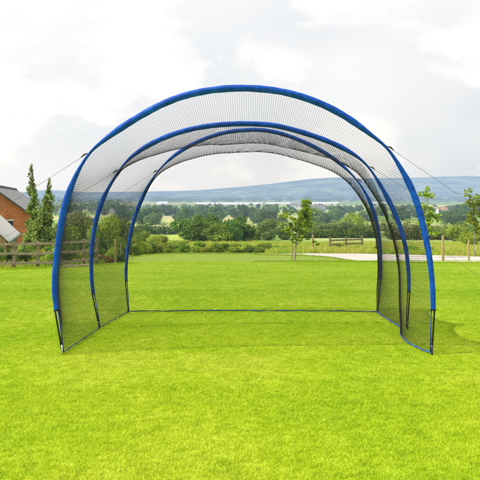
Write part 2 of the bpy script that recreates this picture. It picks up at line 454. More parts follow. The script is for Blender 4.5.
def scatter(name, mat, faces_fn, protos, density_attr, label, cat, smin, smax, seed):
    """one stuff object: verts carry points, geometry nodes put tufts on them"""
    pts = faces_fn
    me = bpy.data.meshes.new(name); me.from_pydata(pts, [], []); me.update()
    o = bpy.data.objects.new(name, me); col.objects.link(o)
    tag(o, label, cat, kind='stuff')
    src = bpy.data.collections.new(name+'_tufts')
    for p in protos:
        col.objects.unlink(p); src.objects.link(p)
    ng = bpy.data.node_groups.new(name+'_nodes', 'GeometryNodeTree')
    ng.interface.new_socket('Geometry', in_out='INPUT', socket_type='NodeSocketGeometry')
    ng.interface.new_socket('Geometry', in_out='OUTPUT', socket_type='NodeSocketGeometry')
    gi = ng.nodes.new('NodeGroupInput'); go_ = ng.nodes.new('NodeGroupOutput')
    ci = ng.nodes.new('GeometryNodeCollectionInfo'); ci.inputs['Collection'].default_value = src
    ci.inputs['Separate Children'].default_value = True; ci.inputs['Reset Children'].default_value = True
    ip = ng.nodes.new('GeometryNodeInstanceOnPoints'); ip.inputs['Pick Instance'].default_value = True
    rv = ng.nodes.new('FunctionNodeRandomValue'); rv.data_type = 'FLOAT_VECTOR'
    rv.inputs[0].default_value = (-.15, -.15, 0); rv.inputs[1].default_value = (.15, .15, 6.283); rv.inputs['Seed'].default_value = seed
    rs = ng.nodes.new('FunctionNodeRandomValue'); rs.data_type = 'FLOAT'; rs.inputs[2].default_value = smin; rs.inputs[3].default_value = smax
    rs.inputs['Seed'].default_value = seed+1
    L = ng.links
    mp = ng.nodes.new('GeometryNodeMeshToPoints') if False else None
    L.new(gi.outputs[0], ip.inputs['Points']); L.new(ci.outputs[0], ip.inputs['Instance'])
    L.new(rv.outputs[0], ip.inputs['Rotation']); L.new(rs.outputs[1], ip.inputs['Scale'])
    L.new(ip.outputs[0], go_.inputs[0])
    md = o.modifiers.new('tufts', 'NODES'); md.node_group = ng
    return o

def lawn_points():
    pts = []; r = random.Random(3)
    bands = [(2.2, 5.5, 1500), (5.5, 9, 900), (9, 14, 460), (14, 20, 200), (20, 30, 80), (30, 40, 40)]
    for y0, y1, dens in bands:
        hw = .40*y1+3.
        n_ = int((y1-y0)*2*hw*dens)
        for _ in range(n_):
            Y = r.uniform(y0, y1); X = r.uniform(-hw, hw)
            if abs(X) > .40*Y+3. or Y > lawn_edge_c(X)-.1: continue
            pts.append((X, Y, ground(X, Y)))
    return pts
protos = [tuft('grass_tuft', M['blade'], 15, .012, .032, .0034, .032, .9, 100+i) for i in range(8)]
scatter('lawn_grass', M['blade'], lawn_points(), protos, None, 'short bright green mown grass covering the whole lawn', 'grass', .7, 1.25, 5)

def on_track(X, Y):
    if Y < 20: return False
    px = 240+700*X/Y
    if px < 262 or px > 800: return False
    a, b = track_band(px); return a-.1 < Y < b+.1
def meadow_points():
    pts = []; r = random.Random(8)
    for _ in range(36000):
        Y = 28*(64/28.)**r.random(); px = r.uniform(-30, 520); X = (px-240)*Y/700.
        if Y < lawn_edge_c(X)+.2 or on_track(X, Y): continue
        if 262 < px and Y < track_band(px)[0]: continue
        if 118 < px < 268 and 30 < Y < 46: continue
        if X < -5.5 and Y < 29: continue
        pts.append((X, Y, ground(X, Y)-.03))
    return pts
protos = [tuft('meadow_tuft', M['mblade'], 16, .12, .42, .022, .22, .6, 300+i) for i in range(6)]
scatter('meadow_grass', M['mblade'], meadow_points(), protos, None, 'rough tall meadow grass and weeds beyond the gravel track', 'grass', .6, 1.25, 9)
def verge_points():
    pts = []; r = random.Random(18)
    for _ in range(2600):
        px = r.uniform(255, 505)
        Y = Yat(interp(lo_e, px), (px-240)/700.)+r.gauss(0, .12)-.1 if r.random() < .5 else 29.0+r.gauss(0, .15)
        X = (px-240)*Y/700.; pts.append((X, Y, ground(X, Y)))
    for _ in range(2600):
        X = rnd.uniform(-9, 3.5); Y = lawn_edge_c(X)+r.gauss(0, .35); pts.append((X, Y, ground(X, Y)))
    for _ in range(1700):      # under the post-and-rail fence
        px = r.uniform(-10, 135); Y = 27.6+r.gauss(0, .25); X = (px-240)*Y/700.; pts.append((X, Y, ground(X, Y)))
    return pts
protos = [tuft('verge_tuft', M['blade'], 14, .03, .085, .010, .12, .7, 500+i) for i in range(4)]
scatter('verge_grass', M['mblade'], verge_points(), protos, None, 'longer grass along the lawn edge and the fence foot', 'grass', .6, 1.3, 29)

# ------------------------------------------------------------------ foliage
def leaf_cloud(clumps, n, size, seed, shell=.55, flat=1.):
    """many leaf faces spread through clumps (cx,cy,cz,rx,rz)"""
    r = random.Random(seed); mb = MB(); vs = []; fs = []
    tot = sum(c[3]*c[3]*c[4] for c in clumps)
    for c in clumps:
        k = max(4, int(n*c[3]*c[3]*c[4]/tot))
        for _ in range(k):
            while True:
                d = Vector((r.uniform(-1, 1), r.uniform(-1, 1), r.uniform(-1, 1)))
                if .05 < d.length < 1: break
            dl = d.length; d.normalize(); q = shell+(1-shell)*r.random() if r.random() < .75 else dl
            q *= 1+.16*noise.noise(Vector((c[0]+d.x*1.7, c[1]+d.y*1.7, d.z*1.7+seed)))
            p = Vector((c[0]+d.x*c[3]*q, c[1]+d.y*c[3]*q, c[2]+d.z*c[4]*q))
            nrm = (d*1.1+Vector((r.gauss(0, .6), r.gauss(0, .6), r.gauss(0, .6)+.3))).normalized()
            a = nrm.orthogonal().normalized(); a.rotate(Matrix.Rotation(r.random()*6.28, 3, nrm)); b = nrm.cross(a)
            s = size*r.uniform(.6, 1.35); i = len(vs)
            vs += [p-a*s*.62, p-b*s*.36+a*s*.05, p+a*s*.62, p+b*s*.36+a*s*.05]
            fs.append((i, i+1, i+2, i+3))
    mb.v = [tuple(v) for v in vs]; mb.f = fs; return mb

def crown_clumps(r, w, h, z0, k, low=.0, lump=.45):
    """clump layout of a broad crown: width w, height h, starting at z0"""
    out = [(0, 0, z0+h*.5, w*.33, h*.40)]
    for i in range(k):
        a = r.random()*6.283; u = r.uniform(-1+low, .95); rr = math.sqrt(max(0., 1-u*u))*r.uniform(.6, 1.)
        s = r.uniform(.55, 1.)*lump
        out.append((math.cos(a)*rr*w*.36, math.sin(a)*rr*w*.36, z0+h*.5+u*h*.36, w*.5*s, h*.42*s))
    return out

def make_tree(name, w, h, trunk_h, mat, nl, ls, seed, k=14, bark='bark', tr=.03, lump=.45):
    r = random.Random(seed); root = empty(name)
    cl = crown_clumps(r, w, h-trunk_h, trunk_h, k, lump=lump)
    leaf_cloud(cl, nl, ls, seed).build('crown', mat, root)
    t = MB(); R0 = max(.05, h*tr)
    t.tube([(0, 0, -.2), (0, 0, trunk_h*.5), (w*.01, 0, trunk_h), (w*.02, 0, trunk_h+(h-trunk_h)*.55)], [R0*1.2, R0*.9, R0*.75, R0*.3], 7)
    for c in cl[1:6]:
        t.tube([(w*.01, 0, trunk_h*.9), ((c[0])*.5, c[1]*.5, (trunk_h+c[2])*.5), (c[0], c[1], c[2])], [R0*.45, R0*.3, R0*.1], 5)
    t.build('trunk', M[bark], root); return root

used = set()
def place(proto, px, Y, h, base_h, label, cat, group=None, wf=1., rz=None, key=None, sink=0.):
    if id(proto) in used: o = copy_tree(proto)
    else: o = proto; used.add(id(proto))
    k = h/base_h; o.location = gz(px, Y)-Vector((0, 0, sink)); o.scale = (k*wf, k*wf, k)
    o.rotation_euler = (0, 0, rnd.random()*6.28 if rz is None else rz)
    for key_ in ('label', 'category', 'group'):
        if key_ in o: del o[key_]
    tag(o, label, cat, group); return o
def size_px(ptop, pbase_Y_px, Y):  # height in metres of something spanning from ptop to the ground at Y
    px, = (pbase_Y_px,); g = gz(px, Y); return (HZ-ptop)*Y/700.-g.z

# prototypes (height 1-ish units chosen in metres)
bushes = {k: [make_tree('bush', 1.25, 1., .05, M[m_], 4200, .062, 20+i*3+j, 16, tr=.02, lump=.55) for j in range(2)]
          for i, (k, m_) in enumerate((('dark', 'leaf_dark'), ('mid', 'leaf_mid'), ('light', 'leaf_light'), ('olive', 'leaf_olive')))}
fars = {'far': [make_tree('broadleaf_tree', 1.1, 1., .02, M['leaf_far'], 1900, .07, 60+j, 14) for j in range(3)],
        'farl': [make_tree('broadleaf_tree', 1.05, 1., .02, M['leaf_farl'], 1500, .075, 70+j, 12) for j in range(2)],
        'slim': [make_tree('broadleaf_tree', .6, 1., .03, M['leaf_far'], 1200, .07, 80, 9)]}
pk = lambda d, k: d[k][rnd.randrange(len(d[k]))]

def bush(px, ytop, Y, wpx, kind, label, group=None, cat='bush', name=None):
    h = size_px(ytop, px, Y)*1.12; w = wpx*1.06*Y/700.
    o = place(pk(bushes, kind), px, Y, h, 1., label, cat, group, wf=w/h/.98, sink=h*.15)
    if name: o.name = name
    return o

# the big bushes in the valley edge, one label each
bush(193, 211.5, 78, 30, 'dark', 'dark round bush leftmost of the big hawthorn clump behind the net')
bush(202, 215, 74, 26, 'dark', 'dark bush filling the middle of the hawthorn clump between its two tallest crowns')
bush(228, 218, 73, 24, 'dark', 'dark bush filling the right half of the hawthorn clump')
bush(211, 210.5, 84, 26, 'dark', 'dark tall bush with its top standing highest in the hawthorn clump')
bush(219, 222, 70, 26, 'mid', 'low mid green bush in front of the hawthorn clump')
bush(238, 213, 76, 30, 'dark', 'broad dark bush at the right end of the hawthorn clump')
bush(269, 215.5, 80, 18, 'olive', 'small olive round bush standing alone between hawthorn clump and staked young tree')
bush(256, 228, 82, 14, 'light', 'low pale green bush right of the hawthorn clump')
bush(284, 226, 84, 14, 'dark', 'small dark bush just left of the staked young tree')
bush(330, 221, 110, 24, 'olive', 'olive brown bush right of the staked young tree')
bush(343, 219.5, 116, 26, 'olive', 'wide olive bush in the middle of the hedge behind the track')
bush(360, 224, 112, 22, 'dark', 'dark bush seen through the back hoop on its right')
bush(352, 209, 150, 18, 'light', 'fresh green round tree crown seen inside the back hoop on its right')
bush(458, 222.5, 74, 22, 'light', 'bright yellow green round bush above the right fence posts')
bush(436, 227, 92, 20, 'mid', 'mid green bush between the front hoop and the bright round bush')
bush(476, 225, 73, 18, 'mid', 'mid green bush at the right frame edge beside the bright round bush')
bush(470, 229, 52, 14, 'light', 'low yellow green bush at the feet of the right frame edge sapling')
bush(418, 225, 100, 24, 'olive', 'olive bush seen through the right side netting of the front bay')
bush(396, 226, 100, 20, 'olive', 'olive bush seen between the middle and front hoops on the right')
bush(497, 222, 90, 24, 'mid', 'mid green bush just beyond the right frame edge')
# rank of low shrubs along the far lawn edge
G = 'low shrubs in the hedge along the far edge of the lawn'
hedge_lab = 'low bramble shrub in the hedge along the far lawn edge'
for i in range(46):
    px = 122+i*3.2+rnd.uniform(-1.5, 1.5); big = px < 165
    ytop = (240+rnd.uniform(-4, 4) if big else 242.5+rnd.uniform(-2, 4.5))
    bush(px, ytop, 39.6+rnd.uniform(-.3, 3.), rnd.uniform(8, 14), rnd.choice(['mid', 'light', 'light', 'mid', 'dark', 'light']), hedge_lab, G, 'shrub', 'bramble_shrub')
G2 = 'taller bushes behind the lawn edge hedge on the left'
for px, yt, Y, w, k in ((141, 230, 60, 18, 'mid'), (153, 233, 58, 15, 'light'), (163, 234, 64, 13, 'mid'), (174, 239, 56, 14, 'light'), (131, 223, 66, 18, 'olive'), (184, 239, 54, 12, 'light')):
    bush(px, yt, Y, w, k, 'taller bush behind the lawn edge hedge left of the hawthorn clump', G2)

for i in range(26):
    px = -8+i*5.2+rnd.uniform(-2, 2)
    bush(px, 247+rnd.uniform(-5, 8), 29.2+rnd.uniform(0, 1.6), rnd.uniform(7, 13), rnd.choice(['mid', 'light', 'light', 'dark']), 'small leafy shrub growing against the back of the rail fence', 'small shrubs growing against the rail fence', 'shrub', 'garden_shrub')
# garden growth behind the post and rail fence
for px, yt, Y, w, k, lab in (
        (8, 247, 31, 22, 'light', 'pale leafy shrub behind the fence at the left frame edge'),
        (24, 244, 32, 20, 'mid', 'leafy green shrub behind the fence under the brick barn'),
        (40, 246, 31, 18, 'light', 'light green shrub behind the fence right under the upright trees'),
        (54, 243, 32, 18, 'mid', 'green shrub behind the fence beside the foot of the front hoop'),
        (36, 219, 40, 22, 'mid', 'dense green shrub around the feet of the two upright trees'),
        (52, 224, 41, 16, 'dark', 'dark shrub right of the two upright trees'),
        (74, 208, 50, 34, 'olive', 'brown green tree crown filling the gap between front and middle hoop'),
        (70, 224, 40, 20, 'mid', 'green shrub behind the fence just inside the front hoop'),
        (86, 232, 36, 20, 'dark', 'dark shrub behind the fence seen left of the middle hoop'),
        (106, 208, 37, 26, 'light', 'yellow green tall shrub just right of the middle hoop'),
        (120, 211, 39, 20, 'olive', 'olive tall shrub behind the left stake by the back hoop'),
        (98, 228, 33, 18, 'mid', 'green shrub overhanging the red brown plank'),
        (115, 236, 33, 20, 'mid', 'green shrub behind the tall stake by the back hoop'),
        (-14, 244, 33, 24, 'mid', 'green shrub behind the fence beyond the left frame edge')):
    bush(px, yt, Y, w, k, lab, cat='shrub', name='shrub')

# trees on the valley floor: hedgerows of counted trees, then woods that read as one mass
gv = 'broadleaf trees in the hedgerows across the valley'
def far_tree(px, ytop, Y, wpx, kind, label='broadleaf tree in a valley hedgerow beyond the bushes', grp=gv):
    h = size_px(ytop, px, Y); return place(pk(fars, kind), px, Y, h, 1., label, 'tree', grp, wf=wpx*Y/700./h/.95, sink=h*.08)
far_tree(153, 210.5, 330, 19, 'farl', 'pale round tree group left of the hawthorn clump far off', None)
far_tree(241, 203, 430, 25, 'far', 'largest grey green tree rising behind the hawthorn clump', None)
far_tree(182, 212, 360, 22, 'farl', 'broad grey green tree above the left end of the hawthorn clump', None)
far_tree(457, 205, 300, 28, 'far', 'large dark tree above the bright bush near the right frame edge', None)
far_tree(446, 207, 330, 16, 'far', 'dark tree beside the large dark tree near the right frame edge', None)
far_tree(200, 206, 420, 12, 'far', 'dark upright tree above the hawthorn clump on its left', None)
count = 6
rows = [(250, -20, 136, 12, 'mix', 7), (300, 200, 372, 9, 'mix', 8), (360, 120, 235, 10, 'mix', 9.5), (400, 250, 372, 8.5, 'mix', 9), (430, 395, 500, 9, 'mix', 10), (540, 60, 500, 8, 'mix', 9),
        (700, 40, 500, 7, 'far', 8), (900, 40, 500, 6.5, 'far', 6.5), (1250, 40, 500, 6.5, 'far', 5)]
for Y, x0, x1, step, kd, hm in rows:
    px = x0
    while px < x1:
        if rnd.random() < (.55 if kd == 'mix' else .8):
            Yj = Y*rnd.uniform(.93, 1.08); h = hm*rnd.uniform(.6, 1.25)
            k = rnd.choice(['far', 'far', 'farl', 'slim']) if kd == 'mix' else rnd.choice(['far', 'far', 'farl'])
            place(pk(fars, k), px+rnd.uniform(-2, 2), Yj, h, 1., 'broadleaf tree in a valley hedgerow beyond the bushes', 'tree', gv, wf=rnd.uniform(.9, 1.6), sink=h*.1); count += 1
        px += step*rnd.uniform(.6, 1.4)
# clipped hedges across the fields
def hedge_line(name, x0, x1, Y0, Y1, h, d, mat, label, seed, nl=2600, ls=.5):
    r = random.Random(seed); cl = []; n_ = 60
    for i in range(n_):
        t = (i+.5)/n_; px = x0+(x1-x0)*t; Y = Y0+(Y1-Y0)*t; g = gz(px, Y)
        hh = h*r.uniform(.45, 1.45); cl.append((g.x+r.uniform(-.3, .3)*d, g.y+r.uniform(-.3, .3)*d, g.z+hh*.45, max(d, abs(x1-x0)*Y/700./n_*.8), hh*.58))
    o = leaf_cloud(cl, nl, ls, seed).build(name, mat); tag(o, label, 'hedge'); return o
hedge_line('field_hedge', 296, 376, 96, 96, 1.1, .7, M['leaf_dark'], 'thin dark clipped hedge behind the grey green field right of the staked tree', 1, 6000, .22)
hedge_line('field_hedge', 388, 520, 84, 78, 1.3, .7, M['leaf_olive'], 'dark olive hedge behind the right fence posts', 2, 6000, .22)
hedge_line('field_hedge', 120, 182, 165, 170, 2.2, 1.3, M['leaf_dark'], 'long low hedge across the yellow field left of the hawthorn clump', 3, 4000, .4)
hedge_line('field_hedge', 255, 520, 210, 205, 2.4, 1.5, M['leaf_mid'], 'long mid distance hedge crossing the valley right of the hawthorn clump', 4, 6000, .5)
def wood(name, Y, x0, x1, h, label, seed, n_=150, nl=15000, ls=2.4):
    r = random.Random(seed); cl = []
    for i in range(n_):
        px = r.uniform(x0, x1); Yj = Y*r.uniform(.93, 1.1); g = gz(px, Yj); hh = h*r.uniform(.6, 1.3)
        cl.append((g.x, g.y, g.z+hh*.5, hh*r.uniform(.6, 1.6), hh*.55))
    o = leaf_cloud(cl, nl, ls, seed, flat=1).build(name, M['leaf_far']); tag(o, label, 'woodland', kind='stuff'); return o
wood('distant_wood', 2500, -60, 560, 12, 'hazy dark belt of distant woodland in front of the white strip', 5)
wood('distant_wood', 3300, -60, 560, 20, 'blue grey band of woods at the foot of the hills', 6, 170, 15000, 5.)
wood('distant_wood', 600, -30, 120, 11, 'far wood seen between the upright trees and the back hoop', 7, 60, 6000, 1.6)

# glasshouse and polytunnel rows: the white line in the valley
for i, (x0, x1) in enumerate(((157, 168), (196, 214), (216, 262), (266, 300), (302, 338), (372, 386))):
    Y = 1650+rnd.uniform(-40, 40); a = gz(x0, Y); b = gz(x1, Y); hh = rnd.uniform(3.2, 4.8) if i != 1 else 3.4
    mb = MB(); n_ = 7; base = min(a.z, b.z)-2
    prof = [(-16, 0), (-15, hh*.6), (-8, hh*.95), (0, hh+2), (8, hh*.95), (15, hh*.6), (16, 0)]
    for p in (a, b):
        for q in prof: mb.v.append((p.x, p.y+q[0], base+2+q[1]))
    mb.f = [(k, k+1, n_+k+1, n_+k) for k in range(n_-1)]+[tuple(range(n_)), tuple(range(2*n_-1, n_-1, -1))]
    o = mb.build('polytunnel', M['polythene']); tag(o, 'long white polytunnel on the far valley floor', 'polytunnel', 'white polytunnels across the valley')

# far houses
def far_house(px, Y, w, d, eave, ridge, roofmat, label, rz=.3):
    root = empty('farmhouse', gz(px, Y), rz); tag(root, label, 'house')
    b = MB(); b.box((0, 0, eave/2-.5), (w, d, eave+1)); 
    b.add([(-w/2, -d/2, eave), (-w/2, d/2, eave), (-w/2, 0, ridge), (w/2, -d/2, eave), (w/2, d/2, eave), (w/2, 0, ridge)], [(0, 1, 2), (4, 3, 5)])
    b.build('wall', M['render_white'], root)
    rf = MB(); e = .4
    rf.add([(-w/2-e, -d/2-e, eave-.2), (w/2+e, -d/2-e, eave-.2), (w/2+e, 0, ridge+.12), (-w/2-e, 0, ridge+.12), (-w/2-e, d/2+e, eave-.2), (w/2+e, d/2+e, eave-.2)], [(0, 1, 2, 3), (3, 2, 5, 4)])
    ro = rf.build('roof', roofmat, root); ch = MB(); ch.box((w*.35, 0, ridge+.5), (.9, .9, 1.8)); ch.build('chimney', roofmat, ro)
    for i in range(3):
        wn = MB(); wn.box((-w*.32+i*w*.32, -d/2-.03, eave*.62), (1.1, .08, 1.2)); wn.build('window', M['glass_dark'], root)
far_house(442, 640, 9, 6, 3.2, 5.6, M['tile_far'], 'far cream house with clay red roof left of the large dark tree')
far_house(317, 620, 14, 8, 5, 8, M['slate_far'], 'far white house with grey roof behind the staked young tree')
far_house(297, 900, 16, 8, 5, 8.5, M['slate_far'], 'far small white house left of the staked young tree crown', -.2)
#far_house(357, 760, 16, 9, 5, 8.5, M['tile_far'], 'far white house with red roof seen inside the back hoop', .1)
far_house(121, 520, 16, 8, 3.2, 5.6, M['slate_far'], 'far long white house seen between middle and back hoop on the left', .2)

# ------------------------------------------------------------------ two upright trees by the barn
def column_tree(px, Y, ytop, wpx, label, mat, seed, spur):
    r = random.Random(seed); h = size_px(ytop, px, Y); w = wpx*Y/700.
    root = empty('upright_tree', gz(px, Y)); tag(root, label, 'tree')
    cl = []
    n_ = 84
    for i in range(n_):
        t = (i+r.random())/n_; z = h*(.10+.90*t)
        ww = w*(.50*(1-t)**1.1+.13)*r.uniform(.6, 1.15); a = r.random()*6.28; off = w*.5*((1-t)**.7*r.uniform(.1, .95)+r.uniform(0, .16))*(.8 if t > .5 else 1)
        if t > .55 and t < .95 and r.random() < .16: continue
        cl.append((math.cos(a)*off+spur*w*.12*math.sin(t*5), math.sin(a)*off, z, ww*.55, ww*.8))
    leaf_cloud(cl, 8200, .12, seed, shell=.1).build('crown', mat, root)
    t = MB(); t.tube([(0, 0, -.2), (0, 0, h*.3), (spur*w*.05, 0, h*.65), (0, 0, h*.93)], [.07, .05, .028, .008], 7)
    for c in cl:
        t.tube([(0, 0, max(.3, c[2]-.5)), (c[0]*.6, c[1]*.6, c[2]-.15), (c[0], c[1], c[2]+.1)], [.022, .015, .006], 4)
    t.build('trunk', M['bark'], root)
column_tree(33, 38, 164.5, 20, 'tallest upright tree with a thin sparse top beside the brick barn', M['leaf_conifer'], 11, 1)
column_tree(47, 37, 179, 21, 'shorter denser upright tree just left of the front hoop', M['leaf_conifer'], 12, -1)

# ------------------------------------------------------------------ young staked tree and saplings
def sapling(name, base, pts_trunk, branches, clumps, nl, ls, mat, label, seed, r0=.045, bark='bark_pale'):
    root = empty(name, base); tag(root, label, 'tree')
    t = MB(); m_ = len(pts_trunk); t.tube(pts_trunk, [r0*(1-.75*i/(m_-1)) for i in range(m_)], 8)
    for b in branches: t.tube(b, [r0*.42*(1-.8*i/(len(b)-1)) for i in range(len(b))], 5)
    t.build('trunk', M[bark], root)
    leaf_cloud(clumps, nl, ls, seed, shell=.1).build('crown', mat, root); return root
Yt = 29.2; b0 = gz(294, Yt); s = Yt/700.   # metres per picture pixel there
def L(px, py): return ((px-294)*s, 0, (263-py)*s)
def spread(r, L0, rx, rz, k, jy=.3):
    out = []
    for _ in range(int(k*2.2)):
        out.append((L0[0]+r.uniform(-1, 1)*rx*.7, r.uniform(-jy, jy), L0[2]+r.uniform(-1, 1)*rz*.75, rx*.36*r.uniform(.4, 1), rz*.34*r.uniform(.4, 1)))
    return out
r = random.Random(4); cl = []
for (px, py, rx, rz, k) in ((307, 208, 6, 8, 14), (305, 219, 7, 9, 16), (307, 229, 6, 6, 8), (298, 226, 6, 7, 6), (299, 228, 8, 8, 7), (288, 216, 8, 5, 6), (281, 217, 4, 4, 3), (288, 229, 8, 6, 6), (297, 238, 9, 4, 6), (292, 243, 6, 3, 3), (303, 236, 6, 3, 3)):
    cl += spread(r, L(px, py), rx*s, rz*s, k)
yt = sapling('young_tree', b0, [L(294, 264), L(295, 255), L(296, 246), L(298, 236), L(301, 224), L(305, 212), L(307, 203)],
        [[L(297, 240), L(291, 230), L(285, 218)], [L(298, 236), L(292, 228), L(281, 224)], [L(300, 228), L(304, 222), L(309, 216)], [L(302, 222), L(299, 212), L(302, 206)],
         [L(296, 243), L(302, 240), L(309, 239)], [L(296, 244), L(290, 241), L(286, 238)],
         [L(296, 247), L(302, 241.5), L(309, 240.5), L(314, 242.5), L(318, 246)]],
        cl, 11000, .07, M['leaf_young'], 'young staked tree with yellow green crown standing behind the back net', 33)
dr = MB(); dr = leaf_cloud([(*L(300, 241.5), .12, .05), (*L(308, 240.5), .12, .04), (*L(314, 243), .1, .05), (*L(317.5, 245.5), .08, .06)], 130, .07, 9, shell=.1)
dr.build('drooping_branch', M['leaf_mid'], yt)
st = MB(); st.tube([(b0.x-.10, b0.y+.05, b0.z-.1), (b0.x-.06, b0.y+.05, b0.z+.75)], .025, 6)
tag(st.build('tree_stake', M['wood_pale']), 'short wooden stake beside the trunk of the young tree', 'stake')

def right_sap(px, py_base_Y, specs, label, seed, lean=0):
    Y = py_base_Y; b = gz(px, Y); s = Y/700.; yb = HZ-700*b.z/Y; r = random.Random(seed)
    f = lambda x, y: ((x-px)*s, 0, (yb-y)*s)
    cl = []; br = []
    for (x, y, rx, rz, k) in specs:
        cl += spread(r, f(x, y), rx*s*1.3, rz*s*1.3, k+3, .3); br.append([f(px, min(yb-6, y+10)), f((x+px)/2, y+4), f(x, y)])
    top = min(y for _, y, _, _, _ in specs)
    sapling('sapling', b, [f(px, yb+1), f(px+.5, yb-25), f(px+lean, top+12), f(px+lean, top)], br, cl, 3600, .085, M['leaf_young'], label, seed, .03)
right_sap(427, 33, [(428, 191, 2.5, 5, 4), (423, 195, 5, 3, 4), (431, 196, 4, 2.5, 3), (428, 212, 6, 5, 6), (424, 206, 4, 3, 3), (433, 219, 6, 4, 5), (425, 222, 6, 4, 5), (430, 230, 7, 5, 6)], 'thin yellow green sapling close to the front hoop on the right', 51, 1)
right_sap(474, 34, [(467, 193, 3, 4, 3), (474, 198, 6, 4, 5), (470, 204, 6, 3, 4), (479, 207, 6, 6, 6), (474, 217, 7, 6, 7), (468, 224, 5, 4, 4), (480, 228, 7, 6, 6)], 'yellow green sapling at the right frame edge', 52, -2)

# leafy weeds in the meadow
for i, (px, yt_, Y, w, k) in enumerate(((412, 243, 39, 12, 'light'), (398, 247, 40, 8, 'mid'), (340, 242, 46, 10, 'light'), (355, 244, 44, 8, 'light'), (430, 245, 38, 8, 'light'), (332, 250, 40, 7, 'olive'), (378, 245, 42, 9, 'mid'), (290, 244, 46, 12, 'light'), (276, 245, 45, 12, 'mid'), (302, 248, 43, 9, 'olive'), (455, 248, 40, 8, 'light'))):
    bush(px, yt_, Y, w, k, 'leafy weed clump in the rough meadow beyond the track', 'leafy weed clumps in the rough meadow', 'weeds', 'weed_clump')

# ------------------------------------------------------------------ fences
fn = empty('rail_fence', gz(50, 28)); tag(fn, 'old wooden post and rail fence with three rails at the left edge of the lawn', 'fence')
fl = fn.location
def fp(px, py, Y=28): return at(px, py, Y)-fl
posts = [-36, -12, 14, 38, 60, 84, 97]
for px in posts:
    g = gz(px, 28)-fl; mb = MB(); mb.box((g.x, g.y, g.z+.5), (.11, .10, 1.16)); mb.build('post', M['wood'], fn)
for h in (.98, .60, .22):
    for a, b in zip(posts, posts[1:]):
        ga = gz(a, 28)-fl; gb = gz(b, 28)-fl; mb = MB(); j = rnd.uniform(-.02, .02)
        mb.bar(ga+Vector((.002, -.073, h+j)), gb+Vector((-.002, -.073, h-j)), .045, .10); mb.build('rail', M['wood'], fn)
pk_ = MB(); g = gz(115.5, 28.5); pk_.tube([(g.x, g.y, g.z-.1), (g.x-.01, g.y, g.z+1.0)], .045, 8)
tag(pk_.build('fence_stake', M['wood_pale']), 'pale round wooden stake standing left of the back hoop', 'stake')
pk_ = MB(); g = gz(121, 29.5); pk_.tube([(g.x, g.y, g.z-.1), (g.x+.01, g.y, g.z+.85)], .035, 8)
tag(pk_.build('fence_stake', M['wood']), 'grey wooden stake hard against the back hoop on its left', 'stake')
pk_ = MB(); a = at(99.5, 255.5, 28.6); b = at(112.5, 259, 29.2); pk_.bar(a, b, .12, .09); pk_.bar(at(105.5, 256, 28.7), gz(106.5, 28.9), .06, .06); pk_.bar(at(110.5, 258, 28.9), gz(110, 29.1), .05, .05)
tag(pk_.build('timber_plank', M['wood_red']), 'red brown plank propped up beyond the fence end', 'plank')
# rubble border under the fence end
for i in range(16):
    px = 64+i*1.7+rnd.uniform(-.5, .5); g = gz(px, 27.3+rnd.uniform(-.2, .2)); mb = MB(); n_ = 7; rr = rnd.uniform(.05, .10)
    for j in range(4):
        ph = math.pi*(j+.5)/4
        for k in range(n_):
            a = 6.283*k/n_; q = rr*(1+.25*rnd.uniform(-1, 1)); mb.v.append((math.sin(ph)*math.cos(a)*q*1.5, math.sin(ph)*math.sin(a)*q, math.cos(ph)*q*.8))
    mb.f = [(j*n_+k, j*n_+(k+1) % n_, (j+1)*n_+(k+1) % n_, (j+1)*n_+k) for j in range(3) for k in range(n_)]+[tuple(range(n_-1, -1, -1)), tuple(3*n_+k for k in range(n_))]
    o = mb.build('border_stone', M['wood']); o.location = g+Vector((0, 0, .03)); tag(o, 'small stone in the border under the fence', 'stone', 'stones bordering the lawn under the fence')

# wire fence on the right beside the track
wf = empty('wire_fence', gz(445, 29)); tag(wf, 'wire fence on rough round posts between the lawn and the track on the right', 'fence'); wl = wf.location
wp = [(386, 245), (414, 243), (443, 235.5), (469, 240.5), (500, 240)]
for px, pt in wp:
    if px in (386, 414): continue
    g = gz(px, 29)-wl; h = size_px(pt, px, 29)
    mb = MB(); mb.tube([g+Vector((0, 0, -.1)), g+Vector((rnd.uniform(-.02, .02), 0, h*.5)), g+Vector((rnd.uniform(-.03, .03), 0, h))], [.058, .054, .048] if px == 443 else [.045, .042, .038], 9)
    mb.build('post', M['wood_pale'], wf)
for h in (.45, .85):
    mb = MB(); mb.tube([gz(443, 29)-wl+Vector((0, -.07, h)), gz(469, 29)-wl+Vector((0, -.06, h)), gz(500, 29)-wl+Vector((0, -.06, h))], .0025, 4); mb.build('wire', M['wire'], wf)
# rail fence in the meadow by the young tree
mf = empty('rail_fence', gz(335, 44)); tag(mf, 'short low rail fence in the meadow right of the young tree', 'fence'); ml = mf.location
mps = [(313, 43, 1.0), (330, 45, .8), (346, 47, .8), (362, 49, .8)]
for px, Y, h in mps:
    g = gz(px, Y)-ml; mb = MB(); mb.box((g.x, g.y, g.z+h/2), (.13, .13, h+.1)); mb.build('post', M['wood_pale'] if px == 313 else M['wood'], mf)
for hh in (.65, .38):
    for (a, Ya, _), (b, Yb, _) in zip(mps[1:], mps[2:]):
        mb = MB(); mb.bar(gz(a, Ya)-ml+Vector((.002, -.091, hh)), gz(b, Yb)-ml+Vector((-.002, -.091, hh)), .05, .11); mb.build('rail', M['wood'], mf)

